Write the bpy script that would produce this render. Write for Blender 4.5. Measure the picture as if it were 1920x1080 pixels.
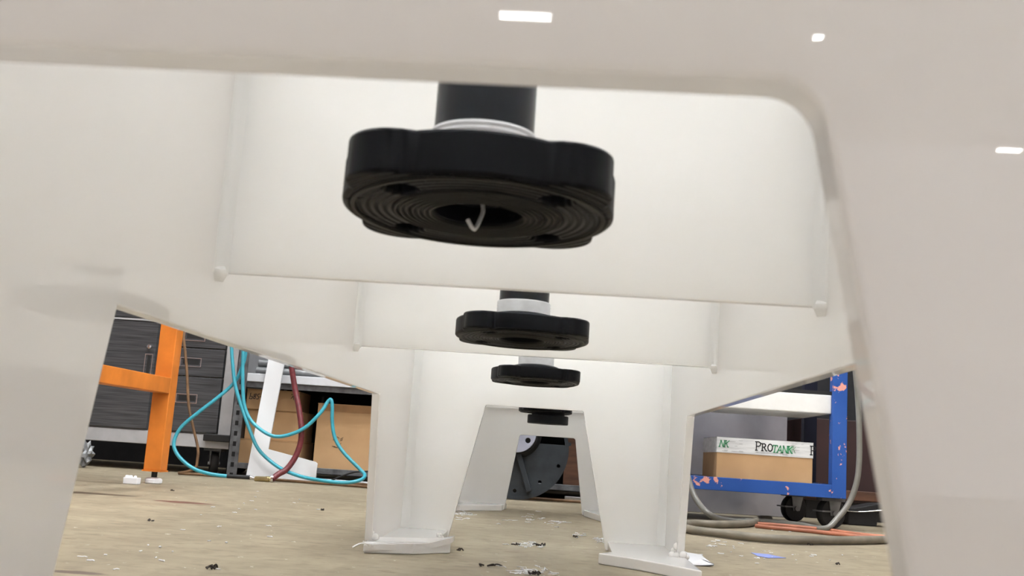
import bpy, bmesh, math, random
from mathutils import Vector, Matrix
random.seed(7)
sc = bpy.context.scene
for o in list(bpy.data.objects): bpy.data.objects.remove(o, do_unlink=True)
COL = sc.collection
R = math.radians

# ------------------------------------------------------------------ camera
F, VX, VY, ROLL, H = 1900.0, 1050.0, 854.0, R(3.3), 0.19
_d = Vector((VX-960, -(VY-540), -F)).normalized()
_u = Vector((math.sin(ROLL), math.cos(ROLL), 0)); _u = (_u - _u.dot(_d)*_d).normalized()
_x = _d.cross(_u)
cam = bpy.data.cameras.new('camera'); camo = bpy.data.objects.new('camera', cam); COL.objects.link(camo)
M = Matrix((_x, _d, _u)).to_4x4(); M.translation = Vector((0, 0, H)); camo.matrix_world = M
cam.sensor_width = 36; cam.lens = F/1920*36; cam.clip_start = 0.01; cam.clip_end = 100
cam.dof.use_dof = True; cam.dof.focus_distance = 2.4; cam.dof.aperture_fstop = 18
sc.camera = camo
def ray(px, py):
    v = Vector((px-960, -(py-540), -F)); return Vector((_x.dot(v), _d.dot(v), _u.dot(v)))
def atY(px, py, y):
    w = ray(px, py); w *= y/w.y; return w + Vector((0, 0, H))
def atZ(px, py, z=0.0):
    w = ray(px, py); w *= (z-H)/w.z; return w + Vector((0, 0, H))

# ------------------------------------------------------------------ world and exposure
w = bpy.data.worlds.new('world'); sc.world = w; w.use_nodes = True
w.node_tree.nodes['Background'].inputs[0].default_value = (0.93, 0.90, 0.93, 1)
w.node_tree.nodes['Background'].inputs[1].default_value = 0.55
sc.view_settings.view_transform = 'Standard'; sc.view_settings.look = 'None'
sc.view_settings.gamma = 1; sc.view_settings.use_curve_mapping = False
sc.view_settings.exposure = 1.0
sc.cycles.max_bounces = 20; sc.cycles.diffuse_bounces = 12; sc.cycles.transmission_bounces = 12; sc.cycles.glossy_bounces = 5
sc.cycles.use_denoising = True; sc.cycles.sample_clamp_indirect = 6

def area(name, loc, sx, sy, power, col=(.865, .94, 1), rot=(0, 0, 0), spread=180):
    l = bpy.data.lights.new(name, 'AREA'); l.shape = 'RECTANGLE'; l.size = sx; l.size_y = sy; l.energy = power; l.color = col; l.spread = math.radians(spread)
    o = bpy.data.objects.new(name, l); COL.objects.link(o); o.location = loc; o.rotation_euler = rot
    return o
CEIL = 5.0
# the hall's ceiling lamps: x, y, power
LAMPS = [(-0.1, 1.3, 60), (-0.1, 3.0, 110), (-2.3, 2.2, 112), (2.1, 2.4, 112), (-2.4, 4.0, 35), (2.2, 0.3, 30)]
for i, (x, y, p) in enumerate(LAMPS):
    area('lamp_light', (x, y, CEIL-.13), 1.2, .30, p)

ADDED_LAMPS = [(-.05, .95, 1.42, 7), (-.05, 2.55, 1.42, 23)]      # unseen lamps added over the open tank to brighten its inside
for x, y, z, p in ADDED_LAMPS: area('added_tank_light', (x, y, z-.05), .16, 1.2, p, spread=56)

# ------------------------------------------------------------------ materials
def new_mat(name):
    m = bpy.data.materials.new(name); m.use_nodes = True
    nt = m.node_tree; b = nt.nodes['Principled BSDF']; return m, nt, b
def N(nt, t, **kw):
    n = nt.nodes.new(t)
    for k, v in kw.items(): setattr(n, k, v)
    return n
def simple(name, col, rough=.5, metal=0, spec=.5, noise=0, nscale=20, stretch=(1, 1, 1), bump=0, col2=None):
    m, nt, b = new_mat(name)
    b.inputs['Base Color'].default_value = (*col, 1); b.inputs['Roughness'].default_value = rough
    b.inputs['Metallic'].default_value = metal; b.inputs['Specular IOR Level'].default_value = spec
    tc = N(nt, 'ShaderNodeTexCoord'); mp = N(nt, 'ShaderNodeMapping'); mp.inputs['Scale'].default_value = stretch
    nz = N(nt, 'ShaderNodeTexNoise'); nz.inputs['Scale'].default_value = nscale; nz.inputs['Detail'].default_value = 6
    nt.links.new(tc.outputs['Object'], mp.inputs[0]); nt.links.new(mp.outputs[0], nz.inputs[0])
    mx = N(nt, 'ShaderNodeMix', data_type='RGBA')
    c2 = col2 or tuple(max(0, c*(1-noise)) for c in col)
    mx.inputs[6].default_value = (*col, 1); mx.inputs[7].default_value = (*c2, 1)
    rp = N(nt, 'ShaderNodeMapRange'); rp.inputs[1].default_value = .35; rp.inputs[2].default_value = .68
    nt.links.new(nz.outputs[0], rp.inputs[0]); nt.links.new(rp.outputs[0], mx.inputs[0]); nt.links.new(mx.outputs[2], b.inputs['Base Color'])
    if bump:
        bp = N(nt, 'ShaderNodeBump'); bp.inputs['Strength'].default_value = bump; bp.inputs['Distance'].default_value = .002
        nt.links.new(nz.outputs[0], bp.inputs['Height']); nt.links.new(bp.outputs[0], b.inputs['Normal'])
    return m
def plastic(name, col, trans, rough=.16, ior=1.5, tcol=None):
    """diffuse + translucent sheet under a clear gloss that follows the Fresnel law"""
    m, nt, b = new_mat(name); nt.nodes.remove(b)
    tc = N(nt, 'ShaderNodeTexCoord'); nz = N(nt, 'ShaderNodeTexNoise'); nz.inputs['Scale'].default_value = 5; nz.inputs['Detail'].default_value = 3
    nt.links.new(tc.outputs['Object'], nz.inputs[0])
    mx = N(nt, 'ShaderNodeMix', data_type='RGBA'); mx.inputs[6].default_value = (*col, 1)
    mx.inputs[7].default_value = (col[0]*.975, col[1]*.965, col[2]*.955, 1)
    nt.links.new(nz.outputs[0], mx.inputs[0])
    d = N(nt, 'ShaderNodeBsdfDiffuse'); nt.links.new(mx.outputs[2], d.inputs[0])
    t = N(nt, 'ShaderNodeBsdfTranslucent'); t.inputs[0].default_value = (*(tcol or col), 1)
    s = N(nt, 'ShaderNodeMixShader'); s.inputs[0].default_value = trans
    nt.links.new(d.outputs[0], s.inputs[1]); nt.links.new(t.outputs[0], s.inputs[2])
    g = N(nt, 'ShaderNodeBsdfGlossy'); g.inputs['Roughness'].default_value = rough
    fr = N(nt, 'ShaderNodeFresnel'); fr.inputs[0].default_value = ior
    ge = N(nt, 'ShaderNodeNewGeometry'); inv = N(nt, 'ShaderNodeMath', operation='SUBTRACT'); inv.inputs[0].default_value = 1; nt.links.new(ge.outputs['Backfacing'], inv.inputs[1])
    mu = N(nt, 'ShaderNodeMath', operation='MULTIPLY'); nt.links.new(fr.outputs[0], mu.inputs[0]); nt.links.new(inv.outputs[0], mu.inputs[1])
    f = N(nt, 'ShaderNodeMixShader'); nt.links.new(mu.outputs[0], f.inputs[0]); nt.links.new(s.outputs[0], f.inputs[1]); nt.links.new(g.outputs[0], f.inputs[2])
    nt.links.new(f.outputs[0], nt.nodes['Material Output'].inputs[0])
    return m
MAT = {}
MAT['pp'] = plastic('natural_polypropylene', (.95, .948, .944), .58, .015, 1.6, (.965, .962, .955))
MAT['bead'] = plastic('weld_bead', (.95, .947, .935), .2, .2, 1.45)
MAT['footpp'] = plastic('thick_polypropylene', (.95, .948, .944), .15, .15, 1.45)
MAT['offcut'] = plastic('white_offcut', (.90, .92, .95), .15, .35, 1.4)
MAT['black'] = simple('black_pvc', (.0028, .0035, .006), .5, spec=.14, noise=.3, nscale=60, bump=.15)
MAT['blackface'] = simple('turned_black_pvc', (.012, .0115, .009), .5, spec=.3, noise=.4, nscale=25)
MAT['pipe'] = simple('black_pipe', (.007, .009, .014), .3, spec=.3, noise=.5, nscale=14)
m = MAT['black'].copy(); m.name = 'turned_flange_pvc'; nt = m.node_tree; b = nt.nodes['Principled BSDF']
tc = N(nt, 'ShaderNodeTexCoord'); va = N(nt, 'ShaderNodeVectorMath', operation='SUBTRACT'); va.inputs[1].default_value = (.5, .5, 0)
vm = N(nt, 'ShaderNodeVectorMath', operation='MULTIPLY'); vm.inputs[1].default_value = (1, 1, 0)
vl = N(nt, 'ShaderNodeVectorMath', operation='LENGTH'); ml = N(nt, 'ShaderNodeMath', operation='MULTIPLY'); ml.inputs[1].default_value = 200
si = N(nt, 'ShaderNodeMath', operation='SINE'); bp = N(nt, 'ShaderNodeBump'); bp.inputs['Strength'].default_value = .6; bp.inputs['Distance'].default_value = .0012
nt.links.new(tc.outputs['Generated'], va.inputs[0]); nt.links.new(va.outputs[0], vm.inputs[0]); nt.links.new(vm.outputs[0], vl.inputs[0])
nt.links.new(vl.outputs['Value'], ml.inputs[0]); nt.links.new(ml.outputs[0], si.inputs[0]); nt.links.new(si.outputs[0], bp.inputs['Height']); nt.links.new(bp.outputs[0], b.inputs['Normal'])
MAT['flange'] = m
MAT['tape'] = simple('white_thread_tape', (.80, .81, .84), .5, noise=.12, nscale=80)
MAT['rubber'] = simple('black_rubber', (.012, .012, .013), .6, noise=.3)
MAT['orange'] = simple('orange_paint', (.72, .22, .030), .5, spec=.3, noise=.3, nscale=9, bump=.1)
MAT['brushed'] = simple('brushed_dark_steel', (.125, .13, .14), .36, metal=.5, noise=.6, nscale=9, stretch=(.6, .6, 30))
MAT['steel'] = simple('light_grey_paint', (.44, .44, .45), .4, noise=.12)
MAT['chrome'] = simple('bright_steel', (.7, .7, .7), .18, metal=1)
MAT['zinc'] = simple('galvanised_steel', (.30, .31, .32), .45, metal=.5, noise=.45, nscale=18)
MAT['rack'] = simple('dull_grey_steel', (.16, .165, .175), .5, metal=.3, noise=.6, nscale=25)
MAT['shelfwhite'] = simple('pale_steel', (.62, .64, .68), .3, noise=.1)
MAT['card'] = simple('cardboard', (.52, .325, .165), .8, noise=.16, nscale=6, col2=(.43, .265, .13))
MAT['card_edge'] = simple('darker_cardboard', (.36, .20, .09), .8, noise=.2)  # darker brown than the cartons, used on the tape strip
MAT['ink'] = simple('black_ink', (.01, .01, .012), .6)
MAT['green'] = simple('green_ink', (.02, .27, .10), .6)
MAT['grey_ink'] = simple('grey_ink', (.35, .36, .37), .6)
MAT['boxtape'] = simple('white_box_tape', (.76, .77, .77), .3, noise=.3, nscale=30, stretch=(.3, 1, 3))
MAT['teal'] = simple('teal_hose', (.05, .36, .46), .3, noise=.15)
MAT['maroon'] = simple('dark_red_hose', (.16, .022, .028), .5, noise=.4, nscale=60)
MAT['brass'] = simple('brass', (.50, .40, .20), .35, metal=.8, noise=.3)
MAT['cord'] = simple('brown_cord', (.22, .12, .055), .6, noise=.5, nscale=20)
MAT['greyhose'] = simple('grey_hose', (.20, .195, .175), .35, noise=.25, nscale=20)
MAT['floorhose'] = simple('dusty_grey_hose', (.22, .195, .15), .6, noise=.3, nscale=20)
MAT['redcord'] = simple('faded_red_cord', (.42, .15, .085), .6, noise=.3, nscale=20)
MAT['sheet'] = simple('grey_glossy_sheet', (.50, .50, .55), .25, metal=.6, noise=.4, nscale=3)
MAT['maroonwood'] = simple('dark_maroon_panel', (.035, .012, .012), .5, noise=.4, nscale=6)
MAT['darkwood'] = simple('brown_wood', (.12, .05, .025), .6, noise=.5, nscale=8, stretch=(1, 1, 6))
MAT['disc'] = simple('slate_grey_casting', (.035, .042, .05), .5, spec=.4, noise=.3)
MAT['hub'] = simple('pale_hub', (.42, .43, .52), .35, noise=.2)
MAT['whitebench'] = simple('white_bench_paint', (.84, .84, .82), .4, noise=.12, nscale=12)
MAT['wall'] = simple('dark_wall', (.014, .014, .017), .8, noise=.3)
MAT['hallwall'] = simple('hall_wall', (.66, .60, .62), .8, noise=.1)
MAT['shaded_blue'] = simple('shaded_blue_paint', (.006, .007, .018), .6, spec=.2)  # near-black blue: shade on the cart's rear posts put into the colour
MAT['bluetape'] = simple('blue_tape', (.20, .25, .55), .6)
MAT['chip'] = simple('dark_chip', (.02, .012, .008), .6)
m, nt, b = new_mat('lamp_diffuser'); b.inputs['Emission Color'].default_value = (1, .97, .90, 1); b.inputs['Emission Strength'].default_value = 20; b.inputs['Base Color'].default_value = (.9, .9, .9, 1)
MAT['lamp'] = m
# slotted angle steel: dark holes every 5 cm up the face
m = MAT['rack'].copy(); m.name = 'slotted_angle_steel'; nt = m.node_tree; b = nt.nodes['Principled BSDF']
tc = N(nt, 'ShaderNodeTexCoord'); sp = N(nt, 'ShaderNodeSeparateXYZ'); nt.links.new(tc.outputs['Object'], sp.inputs[0])
def mth(op, a, b_):
    n_ = N(nt, 'ShaderNodeMath', operation=op)
    for i_, v_ in ((0, a), (1, b_)):
        if isinstance(v_, (int, float)): n_.inputs[i_].default_value = v_
        elif v_ is not None: nt.links.new(v_, n_.inputs[i_])
    return n_.outputs[0]
fz = mth('LESS_THAN', mth('FRACT', mth('MULTIPLY', sp.outputs[2], 22), None), .45)
fx = mth('MULTIPLY', mth('GREATER_THAN', sp.outputs[0], .017), mth('LESS_THAN', sp.outputs[0], .032))
hole = mth('MULTIPLY', fz, fx); mx = N(nt, 'ShaderNodeMix', data_type='RGBA'); old = b.inputs['Base Color'].links[0].from_socket
nt.links.new(hole, mx.inputs[0]); nt.links.new(old, mx.inputs[6]); mx.inputs[7].default_value = (.004, .004, .005, 1); nt.links.new(mx.outputs[2], b.inputs['Base Color'])
MAT['slotted'] = m
# blue paint with salmon primer showing at chips
m, nt, b = new_mat('chipped_blue_paint')
tc = N(nt, 'ShaderNodeTexCoord'); n1 = N(nt, 'ShaderNodeTexNoise'); n1.inputs['Scale'].default_value = 17; n1.inputs['Detail'].default_value = 8; n1.inputs['Roughness'].default_value = .62
nt.links.new(tc.outputs['Object'], n1.inputs[0])
r1 = N(nt, 'ShaderNodeMapRange'); r1.inputs[1].default_value = .605; r1.inputs[2].default_value = .618; nt.links.new(n1.outputs[0], r1.inputs[0])
n2 = N(nt, 'ShaderNodeTexNoise'); n2.inputs['Scale'].default_value = 6; n2.inputs['Detail'].default_value = 5; nt.links.new(tc.outputs['Object'], n2.inputs[0])
mx0 = N(nt, 'ShaderNodeMix', data_type='RGBA'); mx0.inputs[6].default_value = (.012, .065, .30, 1); mx0.inputs[7].default_value = (.035, .11, .38, 1); nt.links.new(n2.outputs[0], mx0.inputs[0])
mx = N(nt, 'ShaderNodeMix', data_type='RGBA'); mx.inputs[7].default_value = (.72, .33, .27, 1)
nt.links.new(mx0.outputs[2], mx.inputs[6]); nt.links.new(r1.outputs[0], mx.inputs[0]); nt.links.new(mx.outputs[2], b.inputs['Base Color']); b.inputs['Roughness'].default_value = .6; b.inputs['Specular IOR Level'].default_value = .25
MAT['blue'] = m
# floor
m, nt, b = new_mat('worn_floor'); b.inputs['Roughness'].default_value = .62; b.inputs['Specular IOR Level'].default_value = .3
tc = N(nt, 'ShaderNodeTexCoord')
def fnoise(scale, stretch, lo, hi, det=6, rough=.6):
    mp = N(nt, 'ShaderNodeMapping'); mp.inputs['Scale'].default_value = stretch
    nz = N(nt, 'ShaderNodeTexNoise'); nz.inputs['Scale'].default_value = scale; nz.inputs['Detail'].default_value = det; nz.inputs['Roughness'].default_value = rough
    rg = N(nt, 'ShaderNodeMapRange'); rg.inputs[1].default_value = lo; rg.inputs[2].default_value = hi
    nt.links.new(tc.outputs['Object'], mp.inputs[0]); nt.links.new(mp.outputs[0], nz.inputs[0]); nt.links.new(nz.outputs[0], rg.inputs[0]); return rg.outputs[0]
def fmix(fac, a, bcol, amt=1.0):
    mx = N(nt, 'ShaderNodeMix', data_type='RGBA')
    if amt != 1.0:
        mu = N(nt, 'ShaderNodeMath', operation='MULTIPLY'); mu.inputs[1].default_value = amt; nt.links.new(fac, mu.inputs[0]); fac = mu.outputs[0]
    nt.links.new(fac, mx.inputs[0])
    if isinstance(a, tuple): mx.inputs[6].default_value = (*a, 1)
    else: nt.links.new(a, mx.inputs[6])
    mx.inputs[7].default_value = (*bcol, 1); return mx.outputs[2]
c = fmix(fnoise(1.2, (1, 1, 1), .3, .7), (.285, .238, .165), (.235, .197, .138))
c = fmix(fnoise(7, (1, 1, 1), .42, .72), c, (.34, .288, .20))
c = fmix(fnoise(30, (.8, 1, 1), .50, .72), c, (.17, .14, .10), .75)
c = fmix(fnoise(13, (.7, 1.2, 1), .64, .70), c, (.12, .08, .05), .7)
c = fmix(fnoise(18, (.7, .9, 1), .55, .66, 10, .75), c, (.20, .165, .12), .55)
c = fmix(fnoise(40, (1, .7, 1), .675, .70), c, (.70, .67, .6), .8)
def blob(cx, cy, rx, ry, c, bcol, amt):
    mp = N(nt, 'ShaderNodeMapping'); mp.inputs['Location'].default_value = (-cx/rx, -cy/ry, 0); mp.inputs['Scale'].default_value = (1/rx, 1/ry, 0)
    nt.links.new(tc.outputs['Object'], mp.inputs[0])
    ln = N(nt, 'ShaderNodeVectorMath', operation='LENGTH'); nt.links.new(mp.outputs[0], ln.inputs[0])
    nz = N(nt, 'ShaderNodeTexNoise'); nz.inputs['Scale'].default_value = 14; nz.inputs['Detail'].default_value = 8; nz.inputs['Roughness'].default_value = .7; nt.links.new(tc.outputs['Object'], nz.inputs[0])
    ad = N(nt, 'ShaderNodeMath', operation='ADD'); nt.links.new(ln.outputs['Value'], ad.inputs[0]); nt.links.new(nz.outputs[0], ad.inputs[1])
    rg = N(nt, 'ShaderNodeMapRange'); rg.inputs[1].default_value = 1.35; rg.inputs[2].default_value = 1.1; nt.links.new(ad.outputs[0], rg.inputs[0])
    return fmix(rg.outputs[0], c, bcol, amt)
for (px, py, rx, ry, col, amt) in [(345, 942, .11, .05, (.13, .05, .035), .9), (300, 946, .10, .02, (.20, .13, .08), .5),
        (185, 926, .16, .05, (.08, .055, .035), .85), (150, 1074, .05, .02, (.10, .07, .06), .8), (170, 903, .25, .05, (.16, .12, .08), .6), (290, 985, .05, .012, (.2, .15, .1), .6),
        (545, 985, .05, .012, (.18, .13, .09), .6)]:
    p = atZ(px, py); c = blob(p.x, p.y, rx, ry, c, col, amt)
nt.links.new(c, b.inputs['Base Color'])
bp = N(nt, 'ShaderNodeBump'); bp.inputs['Strength'].default_value = .25; bp.inputs['Distance'].default_value = .003
nt.links.new(fnoise(60, (1, 1, 1), 0, 1), bp.inputs['Height']); nt.links.new(bp.outputs[0], b.inputs['Normal'])
MAT['floor'] = m

# ------------------------------------------------------------------ helpers
def wloc(o):
    v = Vector((0, 0, 0))
    while o: v = v + o.location; o = o.parent
    return v
def tag(o, label=None, cat=None, group=None, kind=None):
    if label: o['label'] = label
    if cat: o['category'] = cat
    if group: o['group'] = group
    if kind: o['kind'] = kind
    return o
def empty(name, loc, label=None, cat=None, group=None, kind=None):
    o = bpy.data.objects.new(name, None); COL.objects.link(o); o.location = loc; o.empty_display_size = .05
    return tag(o, label, cat, group, kind)
class MB:
    def __init__(s): s.bm = bmesh.new()
    def box(s, a, b_, rot=0, pivot=None):
        x0, y0, z0 = [min(a[i], b_[i]) for i in range(3)]; x1, y1, z1 = [max(a[i], b_[i]) for i in range(3)]
        vs = [s.bm.verts.new(v) for v in [(x0,y0,z0),(x1,y0,z0),(x1,y1,z0),(x0,y1,z0),(x0,y0,z1),(x1,y0,z1),(x1,y1,z1),(x0,y1,z1)]]
        for f in [(0,3,2,1),(4,5,6,7),(0,1,5,4),(1,2,6,5),(2,3,7,6),(3,0,4,7)]: s.bm.faces.new([vs[i] for i in f])
        if rot:
            pv = Vector(pivot) if pivot else Vector(((x0+x1)/2, (y0+y1)/2, 0))
            bmesh.ops.rotate(s.bm, verts=vs, cent=pv, matrix=Matrix.Rotation(rot, 3, 'Z'))
        return vs
    def hexa(s, pts):      # 8 points: front quad (ll, lr, ur, ul) then back quad
        vs = [s.bm.verts.new(p) for p in pts]
        for f in [(0,1,2,3),(5,4,7,6),(4,0,3,7),(1,5,6,2),(3,2,6,7),(4,5,1,0)]: s.bm.faces.new([vs[i] for i in f])
        return vs
    def prism(s, loops, ext, base=None):     # planar loops of 3D points (outer first, then holes), extruded by ext
        es = []; allv = []
        for lp in loops:
            vs = [s.bm.verts.new(p) for p in lp]; allv += vs
            for i in range(len(vs)): es.append(s.bm.edges.new((vs[i], vs[(i+1) % len(vs)])))
        r = bmesh.ops.triangle_fill(s.bm, edges=es, use_beauty=True, use_dissolve=False)
        fs = [g for g in r['geom'] if isinstance(g, bmesh.types.BMFace)]
        e = bmesh.ops.extrude_face_region(s.bm, geom=fs)
        nv = [g for g in e['geom'] if isinstance(g, bmesh.types.BMVert)]
        bmesh.ops.translate(s.bm, verts=nv, vec=Vector(ext))
        return allv + nv
    def tube(s, pts, r, seg=8, smooth=6, closed=False, rad=None):
        P = [Vector(p) for p in pts]
        if smooth and len(P) > 2:
            Q = []
            n = len(P)
            for i in range(n-1):
                p0 = P[max(i-1, 0)]; p1 = P[i]; p2 = P[i+1]; p3 = P[min(i+2, n-1)]
                for k in range(smooth):
                    t = k/smooth
                    Q.append(.5*((2*p1)+(-p0+p2)*t+(2*p0-5*p1+4*p2-p3)*t*t+(-p0+3*p1-3*p2+p3)*t**3))
            Q.append(P[-1]); P = Q
        rings = []; up = Vector((0.31, .17, .93)); prev = None
        for i, p in enumerate(P):
            t = (P[min(i+1, len(P)-1)] - P[max(i-1, 0)])
            if t.length < 1e-9: t = Vector((0, 0, 1))
            t.normalize()
            if prev is None: a = t.cross(up).normalized()
            else: a = (prev - prev.dot(t)*t).normalized()
            prev = a; bb = t.cross(a)
            rr = rad(i/(len(P)-1)) if rad else r
            rings.append([s.bm.verts.new(p + rr*(math.cos(2*math.pi*k/seg)*a + math.sin(2*math.pi*k/seg)*bb)) for k in range(seg)])
        for i in range(len(rings)-1):
            for k in range(seg): s.bm.faces.new([rings[i][k], rings[i][(k+1) % seg], rings[i+1][(k+1) % seg], rings[i+1][k]])
        s.bm.faces.new(rings[0][::-1]); s.bm.faces.new(rings[-1])
        return [v for rg in rings for v in rg]
    def lathe(s, prof, center, axis='Z', seg=32, closed=False):   # prof [(r, h)] around axis; closed joins last to first
        C = Vector(center); rings = []
        ax = {'Z': (Vector((1,0,0)), Vector((0,1,0)), Vector((0,0,1))), 'X': (Vector((0,1,0)), Vector((0,0,1)), Vector((1,0,0))), 'Y': (Vector((0,0,1)), Vector((1,0,0)), Vector((0,1,0)))}
        A, B, D = ax[axis] if isinstance(axis, str) else axis
        for r_, h in prof:
            if r_ < 1e-6: rings.append([s.bm.verts.new(C + D*h)])
            else: rings.append([s.bm.verts.new(C + D*h + r_*(A*math.cos(2*math.pi*k/seg) + B*math.sin(2*math.pi*k/seg))) for k in range(seg)])
        prs = list(zip(rings, rings[1:]))
        if closed: prs.append((rings[-1], rings[0]))
        for a, b_ in prs:
            for k in range(seg):
                k2 = (k+1) % seg
                f = [a[k % len(a)], a[k2 % len(a)], b_[k2 % len(b_)], b_[k % len(b_)]]
                u = []
                for v in f:
                    if v not in u: u.append(v)
                if len(u) > 2:
                    try: s.bm.faces.new(u)
                    except ValueError: pass
        if not closed:
            for rg, rev in ((rings[0], True), (rings[-1], False)):
                if len(rg) > 2: s.bm.faces.new(rg[::-1] if rev else rg)
        return [v for rg in rings for v in rg]
    def build(s, name, mat, parent=None, loc=None, smooth=None, bevel=0, label=None, cat=None, group=None, kind=None):
        bmesh.ops.recalc_face_normals(s.bm, faces=s.bm.faces[:])
        base = wloc(parent) if parent else Vector(loc if loc is not None else (0, 0, 0))
        bmesh.ops.translate(s.bm, verts=s.bm.verts[:], vec=-base)
        me = bpy.data.meshes.new(name); s.bm.to_mesh(me); s.bm.free()
        o = bpy.data.objects.new(name, me); COL.objects.link(o)
        if parent: o.parent = parent
        else: o.location = base
        me.materials.append(MAT[mat] if isinstance(mat, str) else mat)
        if bevel:
            bv = o.modifiers.new('bevel', 'BEVEL'); bv.width = bevel; bv.segments = 3; bv.limit_method = 'ANGLE'; bv.angle_limit = R(35)
        if smooth:
            for p in me.polygons: p.use_smooth = True
            try: me.set_sharp_from_angle(angle=R(smooth))
            except Exception: pass
        return tag(o, label, cat, group, kind)
def arc(cx, cy, r, a0, a1, n):
    return [(cx + r*math.cos(a0+(a1-a0)*i/n), cy + r*math.sin(a0+(a1-a0)*i/n)) for i in range(n+1)]
def round_poly(pts, rads, n=8):        # 2D polygon with corner radii
    out = []; L = len(pts)
    for i in range(L):
        p = Vector(pts[i]); r = rads[i]
        if r <= 0: out.append(tuple(p)); continue
        a = (Vector(pts[i-1])-p).normalized(); b_ = (Vector(pts[(i+1) % L])-p).normalized()
        ang = a.angle(b_); d = r/math.tan(ang/2); c_ = p + (a+b_).normalized()*(r/math.sin(ang/2))
        s0 = p + a*d - c_; s1 = p + b_*d - c_
        t0 = math.atan2(s0.y, s0.x); t1 = math.atan2(s1.y, s1.x); dt = (t1-t0+math.pi) % (2*math.pi) - math.pi
        for k in range(n+1):
            t = t0 + dt*k/n; out.append((c_.x + r*math.cos(t), c_.y + r*math.sin(t)))
    return out

# ------------------------------------------------------------------ room
mb = MB(); mb.box((-7, -14, -.1), (7, 5.6, 0)); mb.build('floor', 'floor', kind='structure')
mb = MB(); mb.box((-7, 5.6, 0), (7, 5.75, CEIL)); mb.build('wall_back', 'wall', kind='structure')
mb = MB(); mb.box((-7.15, -14, 0), (-7, 5.75, CEIL)); mb.build('wall_left', 'hallwall', kind='structure')
mb = MB(); mb.box((7, -14, 0), (7.15, 5.75, CEIL)); mb.build('wall_right', 'hallwall', kind='structure')
mb = MB(); mb.box((-7.15, -14, CEIL), (7.15, 5.75, CEIL+.1)); mb.build('ceiling', 'hallwall', kind='structure')

# ceiling lamps; three of them behind the camera are the ones mirrored in the near panel
def lamp(x, y, sx, sy, where, n=2):
    r = empty('ceiling_lamp', (x, y, CEIL), f'white tube ceiling lamp {where}', 'lamp', 'ceiling lamps of the hall')
    q = MB(); q.box((x-sx/2-.03, y-sy/2-.03, CEIL-.09), (x+sx/2+.03, y+sy/2+.03, CEIL)); q.build('housing', 'shelfwhite', r)
    for k in range(n):
        yy = y + (k-(n-1)/2)*sy/n
        q = MB(); q.tube([(x-sx/2, yy, CEIL-.11), (x+sx/2, yy, CEIL-.11)], sy/n*.36, 10, 0); q.build('tube', 'lamp', r)
    return r
for (x, y, p), wh in zip(LAMPS, ['over the near half of the plastic tank', 'over the far end of the plastic tank', 'above the orange stand', 'above the blue cart', 'above the drawer cabinet', 'right of the near end of the tank']):
    lamp(x, y, 1.2, .3, wh)
for (x, y, z, p), wh in zip(ADDED_LAMPS, ['near half', 'far half']):
    r = empty('added_tank_lamp', (x, y, z), f'long white lamp, unseen, added to brighten the {wh} of the tank', 'lamp', 'added lamps over the tank')
    q = MB(); q.box((x-.10, y-.65, z), (x+.10, y+.65, z+.06)); q.build('housing', 'shelfwhite', r)
    q = MB(); q.tube([(x-.04, y-.6, z-.01), (x-.04, y+.6, z-.01)], .012, 10, 0); q.build('tube', 'lamp', r)
    q = MB(); q.tube([(x+.04, y-.6, z-.01), (x+.04, y+.6, z-.01)], .012, 10, 0); q.build('tube', 'lamp', r)
    for yy in (y-.5, y+.5):
        q = MB(); q.tube([(x, yy, z+.06), (x, yy, CEIL)], .003, 6, 0); q.build('hanger', 'rack', r)
def mirrored(px, py):
    wv = ray(px, py); t = (CEIL-.11-H)/wv.z; return wv.x*t, .534 - wv.y*t
for (px, py, sx, sy, e, wh) in [(985, 31, .56, .17, 8, 'behind the camera, mirrored at the top centre of the near panel'), (1534, 71, .10, .12, 2, 'small, behind the camera, mirrored above the opening corner'), (1841, 317, .32, .14, 5, 'far behind the camera on the right')]:
    x, y = mirrored(px, py); y = max(y, -13.7); lamp(x, y, sx, sy, wh)
area('lamp_light', (0.5, -2.2, CEIL-.13), 1.2, .3, 60, col=(1, .93, .94))

# ------------------------------------------------------------------ the white plastic tank
XL, XR = -.323, .226; CX = -.052; TH = .014; TOP = .95; ZB = .56
Y0, Y1 = .267, 3.47
tank = empty('plastic_tank', (CX, 1.85, 0), 'long open white plastic tank on cut-out legs with black flanges hanging underneath', 'tank')
# frames (cross plates with a trapezoid leg opening)
def leg_frame(y0, th, ztop, hw_t, hw_b, rl, rr, cx=CX, mat='pp', zt=TOP):
    slope = (hw_b-hw_t)/ztop
    # outline of plate: legs taper slightly on the outside
    o = [(XL-TH, 0.002), (cx-hw_b, 0.002), (cx-hw_t, ztop), (cx+hw_t, ztop), (cx+hw_b, 0.002), (XR+TH, 0.002), (XR+TH, zt), (XL-TH, zt)]
    pl = round_poly(o, [0, 0, rl, rr, 0, 0, 0, 0], 12)
    q = MB(); q.prism([[(x, y0, z) for x, z in pl]], (0, th, 0)); return q.build('leg_frame', mat, tank, bevel=.0022)
leg_frame(.267, .017, .2955, .1325, .1885, .012, .0145, cx=-.0678)
leg_frame(2.17, .014, .286, .104, .165, .004, .004, cx=-.06)
leg_frame(3.40, .014, .249, .092, .128, .008, .008, cx=-.045)
# cross panels
for y in (.90, 1.53, 2.80):
    q = MB(); q.box((XL, y, .335), (XR, y+.012, TOP-.03)); q.build('cross_panel', 'pp', tank, bevel=.001)
# end plate above the far legs and tank bottom
q = MB(); q.box((XL, 3.385, .333), (XR, 3.399, TOP-.03)); q.build('cross_panel', 'pp', tank, bevel=.001)
q = MB(); q.box((XL, .284, ZB), (XR, 3.385, ZB+.014)); q.build('tank_bottom', 'pp', tank)
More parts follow.
